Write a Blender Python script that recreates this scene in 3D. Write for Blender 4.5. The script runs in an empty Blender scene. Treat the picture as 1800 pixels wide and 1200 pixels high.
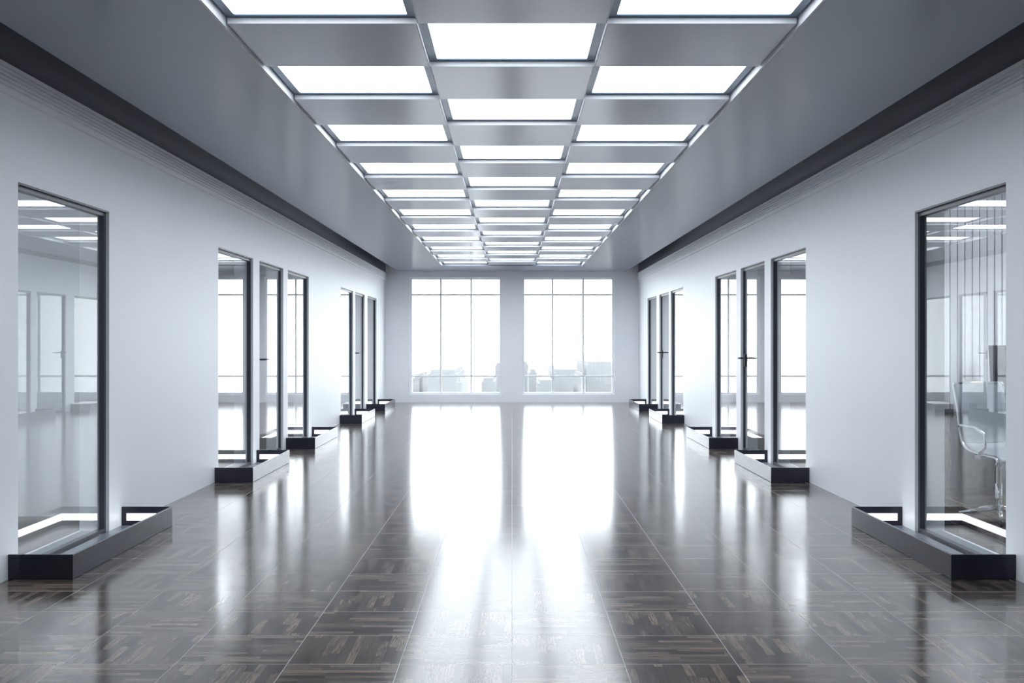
import bpy, math, random
from mathutils import Vector, Matrix
random.seed(7)
S = bpy.context.scene
COL = S.collection

# ------------------------------------------------------------------ camera
F_PX = 2060.0
cam_d = bpy.data.cameras.new('camera'); cam = bpy.data.objects.new('camera', cam_d); COL.objects.link(cam)
cam_d.sensor_width = 36.0; cam_d.lens = 36.0 * F_PX / 1800.0
cam_d.shift_y = 2.0 / 1800.0
cam_d.clip_end = 3000
cam.location = (0, 0, 1.4); cam.rotation_euler = (math.pi / 2, 0, 0)
S.camera = cam
# ------------------------------------------------------------------ sky
SKY = 7.0
w = bpy.data.worlds.new('world'); S.world = w; w.use_nodes = True
wb = w.node_tree.nodes['Background']
wb.inputs[0].default_value = (0.90, 0.95, 1.0, 1); wb.inputs[1].default_value = SKY
S.view_settings.view_transform = 'Standard'; S.view_settings.look = 'None'
S.view_settings.exposure = 0.0; S.view_settings.gamma = 1.0; S.view_settings.use_curve_mapping = False
S.cycles.max_bounces = 12; S.cycles.diffuse_bounces = 6; S.cycles.glossy_bounces = 6
S.cycles.transparent_max_bounces = 16
for px in (-1.32, 1.32):      # sky portals in the two end windows: they only guide the sampling of the daylight
    pl = bpy.data.lights.new('window_portal', 'AREA'); pl.shape = 'RECTANGLE'; pl.size = 2.16; pl.size_y = 2.75; pl.cycles.is_portal = True
    po = bpy.data.objects.new('window_portal', pl); COL.objects.link(po); po.location = (px, 27.56, 1.56); po.rotation_euler = (-math.pi/2, 0, 0)
LAMP = 1.0          # scale of the ceiling diffusers' radiance (rows are dimmed towards the viewer)
LED = 3.6           # radiance of the floor trough strips

# ------------------------------------------------------------------ measures (metres)
W = 2.98            # half width of the corridor
WT = 3.20           # far side of the side walls
GX = 3.03           # plane of the glass
D = 27.5            # end wall
ZC = 3.08           # ceiling underside
ZR = 3.50           # top of the slot beside the ceiling
ZO = 2.37           # top of openings
XO = 7.4            # outer walls of the offices
Y0 = -2.5           # wall behind the camera
SX = 2.683          # edge of the suspended ceiling
GW = 1.01; GD = 0.969; GY = 6.23   # ceiling grid
GROUPS = [(5.33, 6.77, 'door'), (7.07, 8.67, 'window'),
          (11.89, 13.49, 'window'), (13.83, 15.27, 'door'), (15.58, 17.18, 'window'),
          (20.40, 22.00, 'window'), (22.27, 23.71, 'door'), (24.17, 25.77, 'window')]

# ------------------------------------------------------------------ materials
def nt(name):
    m = bpy.data.materials.new(name); m.use_nodes = True
    t = m.node_tree; b = t.nodes['Principled BSDF']
    return m, t, b
def N(t, kind, **kw):
    n = t.nodes.new(kind)
    for k, v in kw.items():
        setattr(n, k, v)
    return n
def mat(name, col, rough=0.5, metal=0.0, ior=1.5, noise=0.0, nscale=8.0, bump=0.0, coat=0.0, coat_r=0.1):
    m, t, b = nt(name)
    b.inputs['Base Color'].default_value = (*col, 1)
    b.inputs['Roughness'].default_value = rough
    b.inputs['Metallic'].default_value = metal
    b.inputs['IOR'].default_value = ior
    b.inputs['Coat Weight'].default_value = coat
    b.inputs['Coat Roughness'].default_value = coat_r
    if noise or bump:
        tc = N(t, 'ShaderNodeTexCoord'); nz = N(t, 'ShaderNodeTexNoise')
        nz.inputs['Scale'].default_value = nscale; nz.inputs['Detail'].default_value = 6
        t.links.new(tc.outputs['Object'], nz.inputs['Vector'])
        if noise:
            mr = N(t, 'ShaderNodeMapRange')
            mr.inputs[3].default_value = 1 - noise; mr.inputs[4].default_value = 1 + noise
            t.links.new(nz.outputs['Fac'], mr.inputs[0])
            mx = N(t, 'ShaderNodeVectorMath', operation='SCALE'); mx.inputs[0].default_value = col
            t.links.new(mr.outputs[0], mx.inputs['Scale'])
            t.links.new(mx.outputs[0], b.inputs['Base Color'])
        if bump:
            bp = N(t, 'ShaderNodeBump'); bp.inputs['Strength'].default_value = bump; bp.inputs['Distance'].default_value = 0.002
            t.links.new(nz.outputs['Fac'], bp.inputs['Height']); t.links.new(bp.outputs[0], b.inputs['Normal'])
    return m
def emit(name, col, s):
    m, t, b = nt(name)
    b.inputs['Base Color'].default_value = (0.8, 0.8, 0.8, 1)
    b.inputs['Emission Color'].default_value = (*col, 1); b.inputs['Emission Strength'].default_value = s
    return m

def glass_mat(name, tint=(0.97, 0.985, 0.985)):
    # a sheet of clear glass: clear from behind, its front face carries the reflection of both faces
    m = bpy.data.materials.new(name); m.use_nodes = True
    t = m.node_tree; t.nodes.clear()
    out = N(t, 'ShaderNodeOutputMaterial'); tr = N(t, 'ShaderNodeBsdfTransparent'); gl = N(t, 'ShaderNodeBsdfGlossy')
    tr.inputs[0].default_value = (*tint, 1); gl.inputs['Roughness'].default_value = 0.0; gl.inputs[0].default_value = (1, 1, 1, 1)
    g = N(t, 'ShaderNodeNewGeometry')
    dot = N(t, 'ShaderNodeVectorMath', operation='DOT_PRODUCT')
    t.links.new(g.outputs['Incoming'], dot.inputs[0]); t.links.new(g.outputs['Normal'], dot.inputs[1])
    def mth(op, a, b=None):
        n = N(t, 'ShaderNodeMath', operation=op)
        for i, v in enumerate((a, b)):
            if v is None: continue
            if isinstance(v, (int, float)): n.inputs[i].default_value = v
            else: t.links.new(v, n.inputs[i])
        return n.outputs[0]
    c = mth('ABSOLUTE', dot.outputs['Value'])
    p = mth('POWER', mth('SUBTRACT', 1.0, c), 5.0)
    r = mth('ADD', mth('MULTIPLY', p, 0.957), 0.043)
    R = mth('DIVIDE', mth('MULTIPLY', r, 2.0), mth('ADD', r, 1.0))
    Rf = mth('MULTIPLY', R, mth('SUBTRACT', 1.0, g.outputs['Backfacing']))
    mx = N(t, 'ShaderNodeMixShader')
    t.links.new(Rf, mx.inputs[0]); t.links.new(tr.outputs[0], mx.inputs[1]); t.links.new(gl.outputs[0], mx.inputs[2])
    t.links.new(mx.outputs[0], out.inputs[0])
    return m

def parquet():
    m, t, b = nt('parquet_floor')
    L = t.links.new
    def mth(op, a, bb=None, c=None):
        n = N(t, 'ShaderNodeMath', operation=op)
        for i, v in enumerate((a, bb, c)):
            if v is None: continue
            if isinstance(v, (int, float)): n.inputs[i].default_value = v
            else: L(v, n.inputs[i])
        return n.outputs[0]
    tc = N(t, 'ShaderNodeTexCoord'); sp = N(t, 'ShaderNodeSeparateXYZ'); L(tc.outputs['Object'], sp.inputs[0])
    TW, TL = 0.49, 0.499
    x = mth('ADD', sp.outputs[0], 49.0)
    y = mth('ADD', sp.outputs[1], -5.104 + TL * 60)
    u = mth('DIVIDE', x, TW); v = mth('DIVIDE', y, TL)
    fu = mth('FLOOR', u); fv = mth('FLOOR', v)
    ck = mth('MODULO', mth('ADD', fu, fv), 2.0)
    ck = mth('GREATER_THAN', ck, 0.5)           # 1: slats run across, 0: slats run along the corridor
    lx = mth('MULTIPLY', mth('FRACT', u), TW); ly = mth('MULTIPLY', mth('FRACT', v), TL)
    inv = mth('SUBTRACT', 1.0, ck)
    al = mth('ADD', mth('MULTIPLY', lx, ck), mth('MULTIPLY', ly, inv))
    ac = mth('ADD', mth('MULTIPLY', ly, ck), mth('MULTIPLY', lx, inv))
    # random value for each slat piece
    row = mth('FLOOR', mth('DIVIDE', ac, 0.0409))
    cx = N(t, 'ShaderNodeCombineXYZ'); L(row, cx.inputs[0]); L(fu, cx.inputs[1]); L(fv, cx.inputs[2])
    wn = N(t, 'ShaderNodeTexWhiteNoise', noise_dimensions='3D'); L(cx.outputs[0], wn.inputs['Vector'])
    seg = mth('FLOOR', mth('ADD', mth('DIVIDE', al, 0.25), wn.outputs['Value']))
    cy = N(t, 'ShaderNodeCombineXYZ'); L(mth('ADD', row, mth('MULTIPLY', seg, 17.3)), cy.inputs[0]); L(fu, cy.inputs[1]); L(mth('ADD', fv, mth('MULTIPLY', ck, 0.37)), cy.inputs[2])
    wn2 = N(t, 'ShaderNodeTexWhiteNoise', noise_dimensions='3D'); L(cy.outputs[0], wn2.inputs['Vector'])
    ramp = N(t, 'ShaderNodeValToRGB'); L(wn2.outputs['Value'], ramp.inputs[0])
    e = ramp.color_ramp.elements
    e[0].position = 0.0; e[0].color = (0.045, 0.036, 0.032, 1)
    e[1].position = 1.0; e[1].color = (0.200, 0.155, 0.125, 1)
    for pos, c in ((0.25, (0.074, 0.060, 0.053, 1)), (0.5, (0.108, 0.087, 0.076, 1)), (0.75, (0.145, 0.115, 0.098, 1))):
        k = e.new(pos); k.color = c
    # grain, stretched along the slat
    gv = N(t, 'ShaderNodeCombineXYZ')
    L(mth('MULTIPLY', al, 9.0), gv.inputs[0]); L(mth('MULTIPLY', ac, 150.0), gv.inputs[1]); L(mth('ADD', mth('MULTIPLY', wn2.outputs['Value'], 40.0), mth('MULTIPLY', fu, 3.1)), gv.inputs[2])
    gn = N(t, 'ShaderNodeTexNoise'); gn.inputs['Scale'].default_value = 1.0; gn.inputs['Detail'].default_value = 5; L(gv.outputs[0], gn.inputs['Vector'])
    gr = N(t, 'ShaderNodeMapRange'); gr.inputs[1].default_value = 0.25; gr.inputs[2].default_value = 0.75; gr.inputs[3].default_value = 0.55; gr.inputs[4].default_value = 1.4; L(gn.outputs['Fac'], gr.inputs[0])
    sc = N(t, 'ShaderNodeVectorMath', operation='SCALE'); L(ramp.outputs[0], sc.inputs[0]); L(gr.outputs[0], sc.inputs['Scale'])
    # dark hairlines between the slats
    fr = mth('FRACT', mth('DIVIDE', ac, 0.0409)); hl = mth('LESS_THAN', mth('MINIMUM', fr, mth('SUBTRACT', 1.0, fr)), 0.035)
    hs = mth('SUBTRACT', 1.0, mth('MULTIPLY', hl, 0.7))
    sc2 = N(t, 'ShaderNodeVectorMath', operation='SCALE'); L(sc.outputs[0], sc2.inputs[0]); L(hs, sc2.inputs['Scale']); sc = sc2
    # thin pale joints between the squares
    def edge(f, size, hw):
        d = mth('MULTIPLY', mth('MINIMUM', f, mth('SUBTRACT', 1.0, f)), size)
        return mth('LESS_THAN', d, hw)
    g1 = edge(mth('FRACT', u), TW, 0.0016); g2 = edge(mth('FRACT', v), TL, 0.0016)
    gg = mth('MAXIMUM', g1, g2)
    mx = N(t, 'ShaderNodeMix', data_type='RGBA'); L(gg, mx.inputs['Factor']); L(sc.outputs[0], mx.inputs['A']); mx.inputs['B'].default_value = (0.36, 0.35, 0.36, 1)
    L(mx.outputs['Result'], b.inputs['Base Color'])
    rr = N(t, 'ShaderNodeMapRange'); L(gn.outputs['Fac'], rr.inputs[0]); rr.inputs[3].default_value = 0.12; rr.inputs[4].default_value = 0.17
    rg = mth('ADD', rr.outputs[0], mth('MULTIPLY', gg, 0.3)); L(rg, b.inputs['Roughness'])
    b.inputs['IOR'].default_value = 1.48
    return m

M = {}
M['wall_end'] = mat('white_plaster_lit', (0.92, 0.93, 0.95), 0.45, noise=0.01, nscale=3)  # the white plaster made paler, standing in for light on the end wall
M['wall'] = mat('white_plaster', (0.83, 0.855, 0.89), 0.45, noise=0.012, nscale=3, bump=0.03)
M['trim_white'] = mat('white_paint', (0.80, 0.83, 0.87), 0.4, noise=0.01, nscale=5)
M['cornice'] = mat('cornice_paint', (0.90, 0.92, 0.95), 0.45, noise=0.03, nscale=14)
M['slab'] = mat('grey_ceiling_board', (0.23, 0.265, 0.34), 0.25, noise=0.02, nscale=2)
M['slot'] = mat('slot_shade_paint', (0.034, 0.034, 0.066), 0.38, noise=0.05, nscale=4)  # shade of the ceiling slot put into a dark colour
M['panel'] = mat('satin_grey_panel', (0.67, 0.73, 0.84), 0.20, noise=0.015, nscale=6)
M['bezel'] = mat('dark_metal_bezel', (0.13, 0.18, 0.24), 0.28, metal=0.6, noise=0.03)
M['lamp'] = emit('glowing_diffuser', (0.86, 0.93, 1.0), LAMP)
_t = M['lamp'].node_tree; _oi = _t.nodes.new('ShaderNodeObjectInfo'); _m = _t.nodes.new('ShaderNodeMath'); _m.operation = 'MULTIPLY'; _m.inputs[1].default_value = LAMP
_t.links.new(_oi.outputs['Alpha'], _m.inputs[0]); _t.links.new(_m.outputs[0], _t.nodes['Principled BSDF'].inputs['Emission Strength'])   # each lamp's own dimming level
M['fill_office'] = emit('office_fill_diffuser', (0.90, 0.95, 1.0), 30.0)  # added light that brightens the offices
M['led'] = emit('glowing_strip', (0.97, 0.99, 1.0), LED)
M['glass'] = glass_mat('clear_glass')
M['frame'] = mat('dark_anodised_frame', (0.035, 0.04, 0.055), 0.35, metal=0.0, noise=0.04, nscale=20)
M['trough'] = mat('dark_trough_metal', (0.026, 0.026, 0.040), 0.20, ior=1.38, noise=0.05, nscale=10)
M['trough_in'] = mat('trough_inner_black', (0.018, 0.018, 0.026), 0.35, noise=0.05, nscale=10)
M['thresh'] = mat('blue_grey_threshold', (0.16, 0.19, 0.23), 0.3, noise=0.03, nscale=10)
M['black'] = mat('black_metal', (0.02, 0.02, 0.025), 0.3, noise=0.03, nscale=30)
M['chrome'] = mat('polished_chrome', (0.75, 0.77, 0.80), 0.12, metal=1.0, noise=0.02, nscale=30)
M['floor'] = parquet()
M['office_wall'] = mat('office_wall_paint', (0.70, 0.73, 0.77), 0.6, noise=0.012, nscale=3)
M['office_ceiling'] = mat('office_ceiling_paint', (0.75, 0.77, 0.80), 0.7, noise=0.01, nscale=3)
M['blind'] = mat('pale_blind_fabric', (0.74, 0.75, 0.79), 0.6, noise=0.03, nscale=20)
M['side'] = mat('charcoal_lacquer', (0.010, 0.014, 0.022), 0.5, noise=0.05, nscale=10)
M['mesh'] = mat('grey_ribbed_fabric', (0.24, 0.27, 0.31), 0.5, noise=0.05, nscale=40)
M['white_plastic'] = mat('white_plastic', (0.8, 0.8, 0.8), 0.35, noise=0.01, nscale=10)
M['grey_plastic'] = mat('grey_plastic', (0.3, 0.31, 0.33), 0.4, noise=0.02, nscale=10)
M['sash'] = mat('white_window_frame', (0.85, 0.87, 0.90), 0.4, noise=0.01, nscale=10)
M['city'] = mat('pale_concrete', (0.190, 0.194, 0.20), 0.9, noise=0.05, nscale=0.1)
M['ground'] = mat('pale_city_ground', (0.20, 0.20, 0.20), 0.95, noise=0.05, nscale=0.02)

def city_banded():
    m, t, b = nt('banded_facade')
    tc = N(t, 'ShaderNodeTexCoord'); wv = N(t, 'ShaderNodeTexWave', wave_type='BANDS', bands_direction='Z'); wv.inputs['Scale'].default_value = 0.1
    t.links.new(tc.outputs['Object'], wv.inputs['Vector'])
    r = N(t, 'ShaderNodeValToRGB'); t.links.new(wv.outputs['Fac'], r.inputs[0])
    r.color_ramp.elements[0].color = (0.180, 0.184, 0.19, 1); r.color_ramp.elements[1].color = (0.215, 0.215, 0.215, 1)
    r.color_ramp.elements[0].position = 0.45; r.color_ramp.elements[1].position = 0.55
    t.links.new(r.outputs[0], b.inputs['Base Color']); b.inputs['Roughness'].default_value = 0.9
    return m
M['city2'] = city_banded()

# ------------------------------------------------------------------ mesh helpers
class MB:
    def __init__(s): s.v = []; s.f = []; s.sm = []
    def box(s, x0, x1, y0, y1, z0, z1):
        if x0 > x1: x0, x1 = x1, x0
        if y0 > y1: y0, y1 = y1, y0
        if z0 > z1: z0, z1 = z1, z0
        n = len(s.v)
        s.v += [(x0,y0,z0),(x1,y0,z0),(x1,y1,z0),(x0,y1,z0),(x0,y0,z1),(x1,y0,z1),(x1,y1,z1),(x0,y1,z1)]
        for q in ((0,3,2,1),(4,5,6,7),(0,1,5,4),(1,2,6,5),(2,3,7,6),(3,0,4,7)):
            s.f.append(tuple(n+i for i in q)); s.sm.append(False)
        return s
    def tube(s, pts, r, seg=12, closed=False):
        pts = [Vector(p) for p in pts]; n0 = len(s.v); k = len(pts)
        rr = r if isinstance(r, (list, tuple)) else [r] * k
        up = None
        for i, p in enumerate(pts):
            if closed: d = (pts[(i+1) % k] - pts[i-1]).normalized()
            else: d = (pts[min(i+1, k-1)] - pts[max(i-1, 0)]).normalized()
            if up is None:
                up = d.cross(Vector((0, 0, 1)))
                if up.length < 1e-3: up = d.cross(Vector((1, 0, 0)))
            up = (up - d * up.dot(d)).normalized(); sd = d.cross(up)
            for j in range(seg):
                a = 2 * math.pi * j / seg
                s.v.append(tuple(p + (up * math.cos(a) + sd * math.sin(a)) * rr[i]))
        rng = k if closed else k - 1
        for i in range(rng):
            for j in range(seg):
                a = n0 + i*seg + j; b = n0 + i*seg + (j+1) % seg
                c = n0 + ((i+1) % k)*seg + (j+1) % seg; d_ = n0 + ((i+1) % k)*seg + j
                s.f.append((a, b, c, d_)); s.sm.append(True)
        if not closed:
            s.f.append(tuple(n0 + j for j in reversed(range(seg)))); s.sm.append(False)
            s.f.append(tuple(n0 + (k-1)*seg + j for j in range(seg))); s.sm.append(False)
        return s
    def build(s, name, m, parent=None, loc=None, bevel=0.0):
        me = bpy.data.meshes.new(name)
        me.from_pydata(s.v, [], s.f); me.polygons.foreach_set('use_smooth', s.sm)
        me.materials.append(m); me.update()
        import bmesh
        bm = bmesh.new(); bm.from_mesh(me); bmesh.ops.recalc_face_normals(bm, faces=bm.faces); bm.to_mesh(me); bm.free()
        o = bpy.data.objects.new(name, me); COL.objects.link(o)
        if parent: o.parent = parent
        if loc: o.location = loc
        if bevel:
            b = o.modifiers.new('bevel', 'BEVEL'); b.width = bevel; b.segments = 3; b.limit_method = 'ANGLE'; b.angle_limit = math.radians(40)
        return o
def tag(o, label=None, cat=None, group=None, kind=None):
    if label: o['label'] = label
    if cat: o['category'] = cat
    if group: o['group'] = group
    if kind: o['kind'] = kind
    return o
def empty(name, loc, rz=0.0):
    o = bpy.data.objects.new(name, None); COL.objects.link(o); o.location = loc; o.rotation_euler = (0, 0, rz)
    o.empty_display_size = 0.1
    return o
def clone(o, parent=None):
    c = o.copy(); COL.objects.link(c); c.parent = parent
    for ch in o.children: clone(ch, c)
    return c
ORD = ['first','second','third','fourth','fifth','sixth','seventh','eighth','ninth','tenth','eleventh','twelfth','thirteenth']

# ------------------------------------------------------------------ floor, walls, ceiling
tag(MB().box(-XO-.2, XO+.2, Y0-.2, D+.25, -0.12, 0).build('floor', M['floor']),
    'glossy dark brown parquet floor in squares with thin pale joints', 'floor', kind='structure')

def side_wall(sgn, name, label):
    mb = MB(); y = Y0
    for (a, b, _) in GROUPS:
        mb.box(sgn*W, sgn*WT, y, a, 0, ZO)
        y = b
    mb.box(sgn*W, sgn*WT, y, D, 0, ZO)
    mb.box(sgn*W, sgn*WT, Y0, D, ZO, ZR)
    tag(mb.build(name, M['wall']), label, 'wall', kind='structure')
side_wall(-1, 'wall_left', 'long white wall on the left with tall glazed openings')
side_wall(1, 'wall_right', 'long white wall on the right with tall glazed openings')

WIN = [(-2.403, -0.24), (0.24, 2.403)]; WZ0, WZ1 = 0.182, 2.935
mb = MB(); x = -XO
for a, b in WIN:
    mb.box(x, a, D, D+.25, 0, ZR); x = b
    mb.box(a, b, D, D+.25, 0, WZ0); mb.box(a, b, D, D+.25, WZ1, ZR)
mb.box(x, XO, D, D+.25, 0, ZR)
tag(mb.build('wall_back', M['wall_end']), 'white end wall around the two tall bright windows', 'wall', kind='structure')
tag(MB().box(-XO, XO, Y0-.2, Y0, 0, ZR).build('wall_front', M['wall']), 'plain white wall closing the corridor behind the viewer', 'wall', kind='structure')
for sgn, nm in ((-1, 'left'), (1, 'right')):
    tag(MB().box(sgn*XO, sgn*(XO+.2), Y0, D, 0, ZR).build('wall_outer_' + nm, M['office_wall']), 'pale outer wall of the offices on the %s' % nm, 'wall', kind='structure')
    tag(MB().box(sgn*WT, sgn*XO, Y0, D, 3.0, 3.1).build('ceiling_office_' + nm, M['office_ceiling']), 'white ceiling over the offices on the %s' % nm, 'ceiling', kind='structure')
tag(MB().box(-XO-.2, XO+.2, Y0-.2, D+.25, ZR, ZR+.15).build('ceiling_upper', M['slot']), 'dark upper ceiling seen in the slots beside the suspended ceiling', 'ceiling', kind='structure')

GE0 = GY - GD*5; GE1 = GY + GD*20 - GD*0  # grid from .. to 25.61
GE1 = GY + GD*20
GH = GW*1.5 + 0.02
mb = MB()
mb.box(-SX, -GH, Y0, D, ZC, ZC+.08); mb.box(GH, SX, Y0, D, ZC, ZC+.08)
mb.box(-GH, GH, Y0, GE0-.02, ZC, ZC+.08); mb.box(-GH, GH, GE1+.02, D, ZC, ZC+.08)
tag(mb.build('ceiling', M['slab']), 'grey suspended ceiling around the checkered grid of lit panels', 'ceiling', kind='structure')
# added white strips standing in for lamp light on the opening's edges
for sgn, nm in ((-1, 'left'), (1, 'right')):
    tag(MB().box(sgn*(GH-.012), sgn*GH, GE0-.02, GE1+.02, ZC-.003, ZC+.1).build('trim_painted_light_' + nm, M['trim_white']),
        'thin white strip of painted light along the %s side of the lit ceiling grid' % nm, 'trim', kind='structure')
    # added dark panel: painted shade of the slot above the cornice
    tag(MB().box(sgn*(W-.012), sgn*W, Y0, D, 3.035, ZR).build('trim_slot_shade_' + nm, M['slot']),
        'dark band of painted shade in the slot between the %s cornice and the grey ceiling' % nm, 'trim', kind='structure')
    # grooved cornice band
    c = MB(); xs = sgn
    zs = [(3.035, 3.010), (3.000, 2.984), (2.974, 2.958), (2.948, 2.932), (2.922, 2.905)]
    for za, zb in zs: c.box(sgn*(W-.030), sgn*W, Y0, D, zb, za)
    c.box(sgn*(W-.014), sgn*W, Y0, D, 2.898, 3.035)
    c.box(sgn*(W-.022), sgn*W, Y0, D, 2.86, 2.898)
    tag(c.build('trim_cornice_' + nm, M['cornice']), 'pale grooved cornice running along the top of the %s wall' % nm, 'cornice', kind='structure')

# ------------------------------------------------------------------ checkered ceiling grid
ZP = ZC + .016      # underside of the plain panels
ZB = ZC + .048      # underside of the lamp bezels
hx, hy = GW/2, GD/2
def plain():
    e = .006; X, Y = hx-.001, hy-.001
    p = MB().box(-X+e, X-e, -Y+e, Y-e, 0, .075).build('ceiling_panel', M['panel'])
    q = MB()
    q.box(-X, X, -Y, -Y+e-.0003, 0, .030); q.box(-X, X, Y-e+.0003, Y, 0, .030)
    q.box(-X, -X+e-.0003, -Y+e, Y-e, 0, .030); q.box(X-e+.0003, X, -Y+e, Y-e, 0, .030)
    q.build('painted_edge_light', M['trim_white'], p)  # white ring added to imitate lamp light on the panel edges
    return p
def lamp_proto():
    r = empty('ceiling_light', (0, 0, 0))
    f = MB(); b = .045; z0, z1 = 0, .045
    X, Y = hx-.003, hy-.003
    f.box(-X, X, -Y, -Y+b, z0, z1); f.box(-X, X, Y-b, Y, z0, z1); f.box(-X, -X+b, -Y+b, Y-b, z0, z1); f.box(X-b, X, -Y+b, Y-b, z0, z1)
    f.build('frame', M['bezel'], r)
    MB().box(-X+b+.001, X-b-.001, -Y+b+.001, Y-b-.001, .006, .04).build('diffuser', M['lamp'], r)
    return r
LP = None; PP = None
COLN = {-1: 'left', 0: 'middle', 1: 'right'}
cl = {-1: 0, 0: 0, 1: 0}; cp = {-1: 0, 0: 0, 1: 0}
for j in range(-4, 21):
    yc = GY + GD*j - hy
    for c in (-1, 0, 1):
        lit = (j % 2 == 0) if c else (j % 2 == 1)
        seen = j >= 0
        if lit:
            if LP is None: LP = lamp_proto(); o = LP
            else: o = clone(LP)
            o.location = (c*GW, yc, ZB)
            lev = 2.9 + (yc+2)/27.0*6.6
            for ch in o.children:
                if ch.name.startswith('diffuser'): ch.color = (1, 1, 1, lev)
            if seen:
                k = cl[c]; cl[c] += 1
                lab = 'glowing ceiling light panel, %s from the viewer in the %s column' % (ORD[k], COLN[c])
            else: lab = 'glowing white ceiling light panel in the %s column, above or behind the viewer' % COLN[c]
            tag(o, lab, 'ceiling light', 'lit panels of the checkered ceiling grid')
        else:
            if PP is None: PP = plain(); o = PP
            else: o = clone(PP)
            o.location = (c*GW, yc, ZP)
            if seen:
                k = cp[c]; cp[c] += 1
                lab = 'plain grey ceiling panel, %s from the viewer in the %s column' % (ORD[k], COLN[c])
            else: lab = 'plain grey ceiling panel in the %s column, above or behind the viewer' % COLN[c]
            tag(o, lab, 'ceiling panel', 'plain panels of the checkered ceiling grid')

# ------------------------------------------------------------------ end windows
nwin = 0; ndoor = 0
for i, (a, b) in enumerate(WIN):
    nwin += 1
    r = empty('window_%d' % nwin, ((a+b)/2, D+.1, WZ0))
    tag(r, 'tall bright end window %s of the central pier' % ('left' if i == 0 else 'right'), 'window', kind='structure')
    ww = (b-a)/2; hh = WZ1-WZ0
    f = MB(); fb = .05; y0, y1 = -.035, .035
    f.box(-ww, ww, y0, y1, 0, fb); f.box(-ww, ww, y0, y1, hh-fb, hh); f.box(-ww, -ww+fb, y0, y1, fb, hh-fb); f.box(ww-fb, ww, y0, y1, fb, hh-fb)
    f.build('frame', M['sash'], r)
    cxw = (a+b)/2
    vs = [-1.677-cxw, -.959-cxw] if i == 0 else [.955-cxw, 1.674-cxw]
    for xx in vs: MB().box(xx-.021, xx+.021, -.03, .03, fb, hh-fb).build('mullion', M['sash'], r)
    for zz in (2.525-WZ0, .612-WZ0): MB().box(-ww+fb, ww-fb, -.028, .028, zz-.020, zz+.020).build('transom', M['sash'], r)
    MB().box(-ww+fb-.01, ww-fb+.01, -.006, .006, fb-.01, hh-fb+.01).build('pane', M['glass'], r)

# ------------------------------------------------------------------ glazing of the side walls
GNAME = {0: 'nearest', 1: 'middle', 2: 'farthest'}
def handle(parent, sgn, ly, direction):
    # rosette, spindle and lever on each face of the door; direction +1 points away from the viewer
    z = 1.2
    h = MB(); h.tube([(-.05, 0, z), (.05, 0, z)], .011, 12)
    h.tube([(-.014, 0, z), (-.024, 0, z)], .027, 16); h.tube([(.014, 0, z), (.024, 0, z)], .027, 16)
    h.box(-.02, -.008, -.022, .022, z-.11, z+.05); h.box(.008, .02, -.022, .022, z-.11, z+.05)
    for s in (-1, 1):
        h.tube([(s*.05, 0, z), (s*.085, .001*direction, z), (s*.099, .010*direction, z), (s*.103, .03*direction, z), (s*.100, .20*direction, z)], [.011, .011, .011, .010, .0085], 12)
    return h.build('handle', M['black'], parent, loc=(0, ly, 0))
def glazing(sgn, a, b, kind, gi, pos):
    global nwin, ndoor
    side = 'left' if sgn < 0 else 'right'
    yc = (a+b)/2; hw = (b-a)/2
    if kind == 'window':
        nwin += 1; r = empty('window_%d' % nwin, (sgn*GX, yc, 0))
        where = {'near': 'before the door', 'far': 'beyond the door', 'only': 'at the front of the picture'}[pos]
        tag(r, 'tall dark-framed glass panel in the %s wall, %s group, %s' % (side, GNAME[gi], where), 'window', kind='structure')
        fb, d = .034, .025
    else:
        ndoor += 1; r = empty('door_%d' % ndoor, (sgn*GX, yc, 0))
        tag(r, 'glass door with black lever handle in the %s wall, %s group' % (side, GNAME[gi]), 'door', kind='structure')
        fb, d = .022, .02
    f = MB()
    f.box(-d, d, -hw, -hw+fb, 0, ZO); f.box(-d, d, hw-fb, hw, 0, ZO)
    f.box(-d, d, -hw+fb, hw-fb, 0, .03); f.box(-d, d, -hw+fb, hw-fb, ZO-.04, ZO)
    f.box(-sgn*d, -sgn*.047, -hw+.001, hw-.001, ZO-.012, ZO-.0005)      # dark lining under the lintel
    f.build('frame', M['frame'], r)
    MB().box(-.006, .006, -hw+fb-.005, hw-fb+.005, .025, ZO-.035).build('pane', M['glass'], r)
    # threshold on the office side of the glass and its pale edge
    MB().box(sgn*(.03), sgn*(.155), -hw+.002, hw-.002, 0.0005, .008).build('threshold', M['thresh'], r)
    MB().box(sgn*(.1555), sgn*(.175), -hw+.002, hw-.002, 0.0005, .010).build('threshold_edge', M['trim_white'], r)
    if kind == 'door':
        if sgn < 0: handle(r, sgn, -hw+.10, 1)
        else: handle(r, sgn, hw-.09, -1)
for sgn in (-1, 1):
    glazing(sgn, *GROUPS[0], 0, 'door')
    glazing(sgn, *GROUPS[1], 0, 'only')
    for gi, base in ((1, 2), (2, 5)):
        for q, pos in enumerate(('near', 'door', 'far')):
            glazing(sgn, *GROUPS[base+q], gi, pos)

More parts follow.
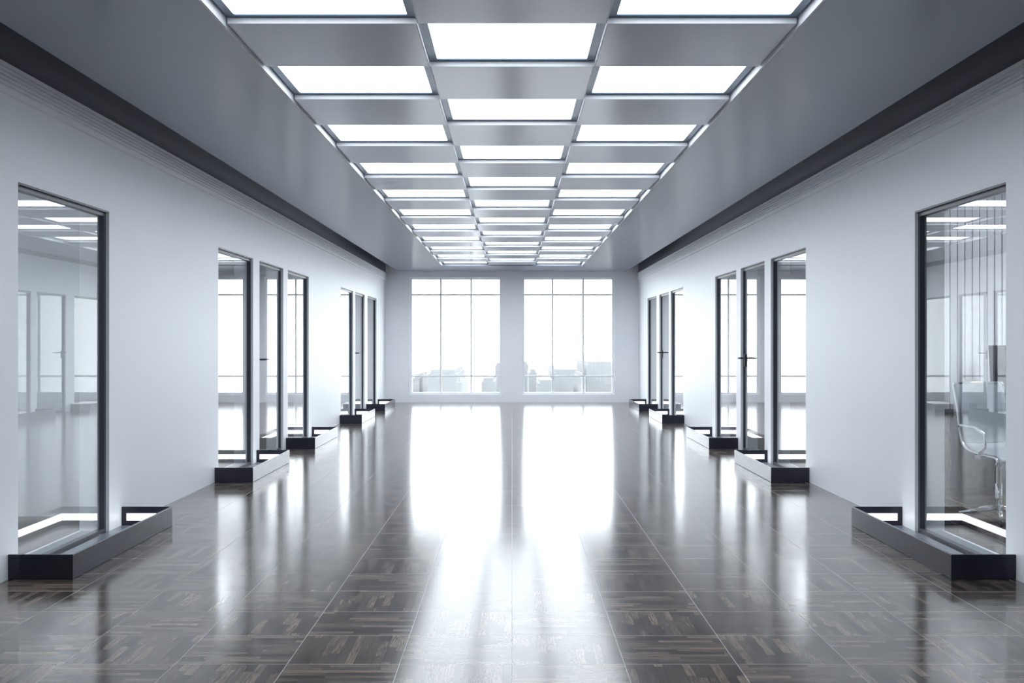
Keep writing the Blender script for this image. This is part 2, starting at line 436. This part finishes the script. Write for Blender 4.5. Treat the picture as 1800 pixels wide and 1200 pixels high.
# ------------------------------------------------------------------ floor troughs with light strips
XT = .385; HT = .148; TT = .016
def trough(L, sgn):
    # origin at the wall foot, near end; x measured away from the wall (towards the corridor)
    r = empty('light_trough', (0, 0, 0))
    s = -sgn
    MB().box(0.0, s*XT, 0, TT, 0.001, HT).build('end_panel', M['trough'], r, bevel=.004)
    MB().box(0.0, s*XT, L-TT, L, 0.001, HT).build('end_panel', M['trough'], r, bevel=.004)
    MB().box(s*(XT-TT), s*XT, TT*.5, L-TT*.5, 0.001, HT).build('side_panel', M['trough'], r, bevel=.004)
    MB().box(0.001, s*(XT-TT), TT, L-TT, 0.001, .006).build('base_plate', M['thresh'], r)
    e = .040; z0, z1 = .045, .097
    MB().box(s*e, s*(XT-TT-.004), L-TT-.004, L-TT-.0005, z0, z1).build('light_strip', M['led'], r)
    MB().box(s*(XT-TT-.004), s*(XT-TT-.0005), .05, L-TT-.004, z0, z1).build('light_strip', M['led'], r)
    return r
TR = [(6.925, 8.96, 0, 'only'), (11.74, 13.68, 1, 'near'), (15.44, 17.46, 1, 'far'), (20.25, 22.2, 2, 'near'), (23.95, 26.0, 2, 'far')]
for sgn in (-1, 1):
    side = 'left' if sgn < 0 else 'right'
    for k, (a, b, gi, pos) in enumerate(TR):
        o = trough(b-a, sgn); o.location = (sgn*W, a, 0)
        where = {'only': 'under the nearest glass panel', 'near': 'before the %s door' % ('nearer' if gi == 1 else 'farther'), 'far': 'beyond the %s door' % ('nearer' if gi == 1 else 'farther')}[pos]
        tag(o, 'low black floor trough with glowing strip, %s wall, %s' % (side, where), 'light trough', 'low light troughs along the %s wall' % side)

# ------------------------------------------------------------------ offices behind the glass
tag(MB().box(-XO, -WT, 9.45, 9.6, 0, 3.0).build('wall_partition_left', M['office_wall']), 'plain pale partition behind the nearest glass on the left', 'wall', kind='structure')
PY = 11.35
tag(MB().box(WT, XO, PY, PY+.12, 0, 3.0).build('wall_partition_right', M['grey_plastic']), 'grey partition behind the vertical blind on the right', 'wall', kind='structure')
# ceiling lights added to brighten the offices
for sgn, yy in ((-1, 6.5), (1, 9.0), (-1, 14.0), (1, 15.0), (-1, 20.5), (1, 20.5)):
    r = empty('office_fill_light', (sgn*5.6, yy, 2.93))
    f = MB(); X = .62; b = .03
    f.box(-X, X, -X, -X+b, 0, .069); f.box(-X, X, X-b, X, 0, .069); f.box(-X, -X+b, -X+b, X-b, 0, .069); f.box(X-b, X, -X+b, X-b, 0, .069)
    f.build('frame', M['trim_white'], r)
    MB().box(-X+b, X-b, -X+b, X-b, .01, .068).build('diffuser', M['fill_office'], r)
    tag(r, 'added square white fill light in the office behind the glass of the %s wall, %s' % ('left' if sgn < 0 else 'right', 'near' if yy < 10 else ('middle' if yy < 18 else 'far')), 'ceiling light', 'added office fill lights')

# vertical blind: slats facing the viewer
r = empty('vertical_blind', (WT+.45, PY-.05, 0))
tag(r, 'pale vertical blind hanging behind the nearest glass on the right', 'blind')
MB().box(0, 3.2, -.03, .03, 2.93, 2.995).build('head_rail', M['white_plastic'], r)
n = 44
for k in range(n):
    x0 = k*.0716
    s = MB()
    s.box(x0+.004, x0+.0716-.004, -.002, .002, .30, 2.93)
    s.build('slat', M['blind'], r)
# sideboard
r = empty('sideboard', (WT+.02, PY-.62, 0))
tag(r, 'long dark glossy sideboard below the vertical blind on the right', 'sideboard')
MB().box(0, 3.4, 0, .45, .06, .74).build('body', M['side'], r, bevel=.004)
MB().box(-.0, 3.42, -.015, .46, .74, .765).build('top', M['side'], r, bevel=.003)
MB().box(.04, 3.36, .03, .42, 0.001, .06).build('plinth', M['black'], r)
for k in range(4):
    dd = MB().box(.01+k*.845, .845+k*.845, -.012, -.0005, .07, .73).build('door', M['side'], r, bevel=.002)
# monitor
mx_ = (1756-900)/F_PX*10.95
r = empty('computer_monitor', (mx_+.02, 10.93, .7655))
tag(r, 'black computer monitor seen edge-on, standing on the dark sideboard', 'monitor')
MB().box(-.10, .12, -.1, .1, 0, .012).build('foot', M['grey_plastic'], r, bevel=.003)
MB().tube([(0.03, 0, .01), (0.03, 0, .3)], .016, 12).build('stand', M['grey_plastic'], r)
q = MB().box(-.02, .018, -.19, .19, .16, .61).build('screen', M['black'], r, bevel=.004); q.rotation_euler = (0, math.radians(-3), 0)
# printer
r = empty('printer', ((1759-900)/F_PX*10.9+.36, 11.0, .7655))
tag(r, 'low white office printer on the dark sideboard beside the monitor', 'printer')
MB().box(-.21, .21, -.17, .17, 0, .15).build('body', M['white_plastic'], r, bevel=.008)
MB().box(-.19, .19, -.18, .15, .1505, .175).build('lid', M['white_plastic'], r, bevel=.004)
MB().box(-.15, .15, -.26, -.171, .03, .045).build('paper_tray', M['grey_plastic'], r, bevel=.002)

# office chair
def office_chair(loc, rz):
    r = empty('office_chair', loc, rz)
    tag(r, 'grey ribbed office chair with chrome rims behind the nearest glass on the right', 'chair')
    hw = .225
    # side profile in (y, z): y<0 is the front, from seat front lip to the back top
    prof = [(-.25, .475), (-.262, .50), (-.24, .525), (-.16, .535), (-.05, .545), (.06, .565), (.125, .61), (.155, .69), (.172, .78), (.19, .88), (.215, .98), (.24, 1.075)]
    def smooth(p, n=5):
        out = []
        for i in range(len(p)-1):
            p0 = p[max(i-1, 0)]; p1 = p[i]; p2 = p[i+1]; p3 = p[min(i+2, len(p)-1)]
            for k in range(n):
                t_ = k/n
                out.append(tuple(.5*((2*p1[c]) + (-p0[c]+p2[c])*t_ + (2*p0[c]-5*p1[c]+4*p2[c]-p3[c])*t_*t_ + (-p0[c]+3*p1[c]-3*p2[c]+p3[c])*t_**3) for c in range(2)))
        out.append(p[-1]); return out
    P = smooth(prof, 6)
    def sheet(i0, i1, name):
        s = MB(); nx = 12; ring = []
        Q = P[i0:i1+1]
        for side_ in (0, 1):
            for i, (yy, zz) in enumerate(Q):
                a = Q[min(i+1, len(Q)-1)]; b = Q[max(i-1, 0)]
                ty, tz = a[0]-b[0], a[1]-b[1]; l = math.hypot(ty, tz) or 1
                ny, nz = -tz/l, ty/l
                rib = .0035*math.cos(math.pi*i)
                t_ = .009 + rib
                sg = 1 if side_ == 0 else -1
                for k in range(nx+1):
                    xx = -hw + 2*hw*k/nx
                    sag = .02*(1-(xx/hw)**2)
                    s.v.append((xx, yy + ny*(t_*sg) - ny*sag, zz + nz*(t_*sg) - nz*sag))
        m = len(Q); st = nx+1; off = m*st
        for i in range(m-1):
            for k in range(nx):
                s.f.append((i*st+k, i*st+k+1, (i+1)*st+k+1, (i+1)*st+k)); s.sm.append(True)
                s.f.append((off+i*st+k, off+(i+1)*st+k, off+(i+1)*st+k+1, off+i*st+k+1)); s.sm.append(True)
        for i in range(m-1):
            for k in (0, nx):
                s.f.append((i*st+k, (i+1)*st+k, off+(i+1)*st+k, off+i*st+k)); s.sm.append(False)
        for i in (0, m-1):
            for k in range(nx):
                s.f.append((i*st+k, i*st+k+1, off+i*st+k+1, off+i*st+k)); s.sm.append(False)
        return s.build(name, M['mesh'], r)
    mid = 6*6
    sheet(0, mid, 'seat'); sheet(mid, len(P)-1, 'backrest')
    for sx in (-1, 1):
        MB().tube([(sx*(hw+.012), y_, z_) for (y_, z_) in P], .009, 10).build('side_rail', M['chrome'], r)
        MB().tube([(sx*(hw+.024), .16, .74), (sx*(hw+.05), .10, .755), (sx*(hw+.055), -.08, .745), (sx*(hw+.05), -.17, .70), (sx*(hw+.035), -.16, .60), (sx*(hw+.02), -.08, .545)], .011, 10).build('armrest', M['chrome'], r)
    MB().tube([(-hw-.012, .24, 1.075), (0, .262, 1.078), (hw+.012, .24, 1.075)], .011, 10).build('top_rail', M['chrome'], r)
    MB().tube([(0, 0, .09), (0, 0, .30), (0, 0, .301), (0, 0, .52)], [.028, .028, .018, .018], 16).build('gas_lift', M['chrome'], r)
    MB().box(-.2, .2, -.04, .04, .50, .525).build('under_frame', M['grey_plastic'], r, bevel=.005)
    for k in range(5):
        a = 2*math.pi*k/5 + .3
        l = MB().tube([(0, 0, .105), (.16*math.cos(a), .16*math.sin(a), .09), (.31*math.cos(a), .31*math.sin(a), .072)], [.024, .019, .013], 10).build('leg', M['chrome'], r)
        ca = MB().tube([(.31*math.cos(a)-.014*math.sin(a), .31*math.sin(a)+.014*math.cos(a), .029), (.31*math.cos(a)+.014*math.sin(a), .31*math.sin(a)-.014*math.cos(a), .029)], .028, 14)
        ca.build('castor', M['black'], l)
    return r
office_chair((3.80, 9.15, .001), math.radians(18))

# ------------------------------------------------------------------ the city outside
def ground():
    s = MB(); n = 48; R = 620
    s.v = [(R*math.cos(2*math.pi*k/n), D + 300 + R*math.sin(2*math.pi*k/n), -60) for k in range(n)]
    s.v += [(v[0], v[1], -61) for v in s.v]
    s.f = [tuple(range(n)), tuple(reversed(range(n, 2*n)))] + [(k, (k+1) % n, n+(k+1) % n, n+k) for k in range(n)]; s.sm = [False]*len(s.f)
    return s.build('ground_outside', M['ground'])
tag(ground(), 'pale hazy city ground far below the end windows', 'ground', kind='structure')
def tower(px0, px1, pytop, dist, depth, label, banded=False, crown=None):
    x0 = (px0-900)/F_PX*dist; x1 = (px1-900)/F_PX*dist; zt = 1.4 - (pytop-602)/F_PX*dist
    r = empty('distant_building', ((x0+x1)/2, dist, -60))
    hw = (x1-x0)/2
    MB().box(-hw, hw, 0, depth, 0, zt+60).build('facade', M['city2'] if banded else M['city'], r)
    MB().box(-hw+.4, hw-.4, .4, depth-.4, zt+60, zt+60.8).build('roof', M['city'], r)
    if crown:
        for (cx0, cx1, pt) in crown:
            a = (cx0-900)/F_PX*dist-(x0+x1)/2; b = (cx1-900)/F_PX*dist-(x0+x1)/2; z2 = 1.4-(pt-602)/F_PX*dist+60
            MB().box(a, b, depth*.2, depth*.2+max(b-a, .6), zt+60.8, z2).build('rooftop_block', M['city'], r)
    tag(r, label, 'building', 'hazy buildings outside the end windows')
tower(725, 737, 664, 260, 30, 'slim hazy tower at the far left of the left end window', True)
tower(752, 802, 657, 230, 40, 'broad hazy block behind the first mullion of the left end window')
tower(802.5, 812, 672, 195, 25, 'low hazy annex right of the broad block in the left end window')
tower(846, 870, 671, 240, 30, 'low hazy block near the right edge of the left end window')
tower(870, 884, 643, 330, 40, 'stepped hazy tower cut by the central pier on its left')
tower(912, 929, 641, 330, 40, 'tall hazy tower cut by the central pier on its right')
tower(929.5, 944, 655, 280, 25, 'hazy block stepping down beside the tower right of the pier')
tower(946, 975, 674, 250, 22, 'low hazy block left of the first mullion in the right end window')
tower(974, 1020, 655, 280, 50, 'wide hazy block between the mullions of the right end window', crown=[(985, 1005, 651)])
tower(1021.5, 1030, 664, 240, 30, 'narrow hazy block left of the second mullion in the right end window', True)
tower(1031, 1078, 641, 310, 50, 'large hazy block with antennas at the right of the right end window', crown=[(1053, 1054, 617), (1059, 1060, 615), (1036, 1046, 637)])
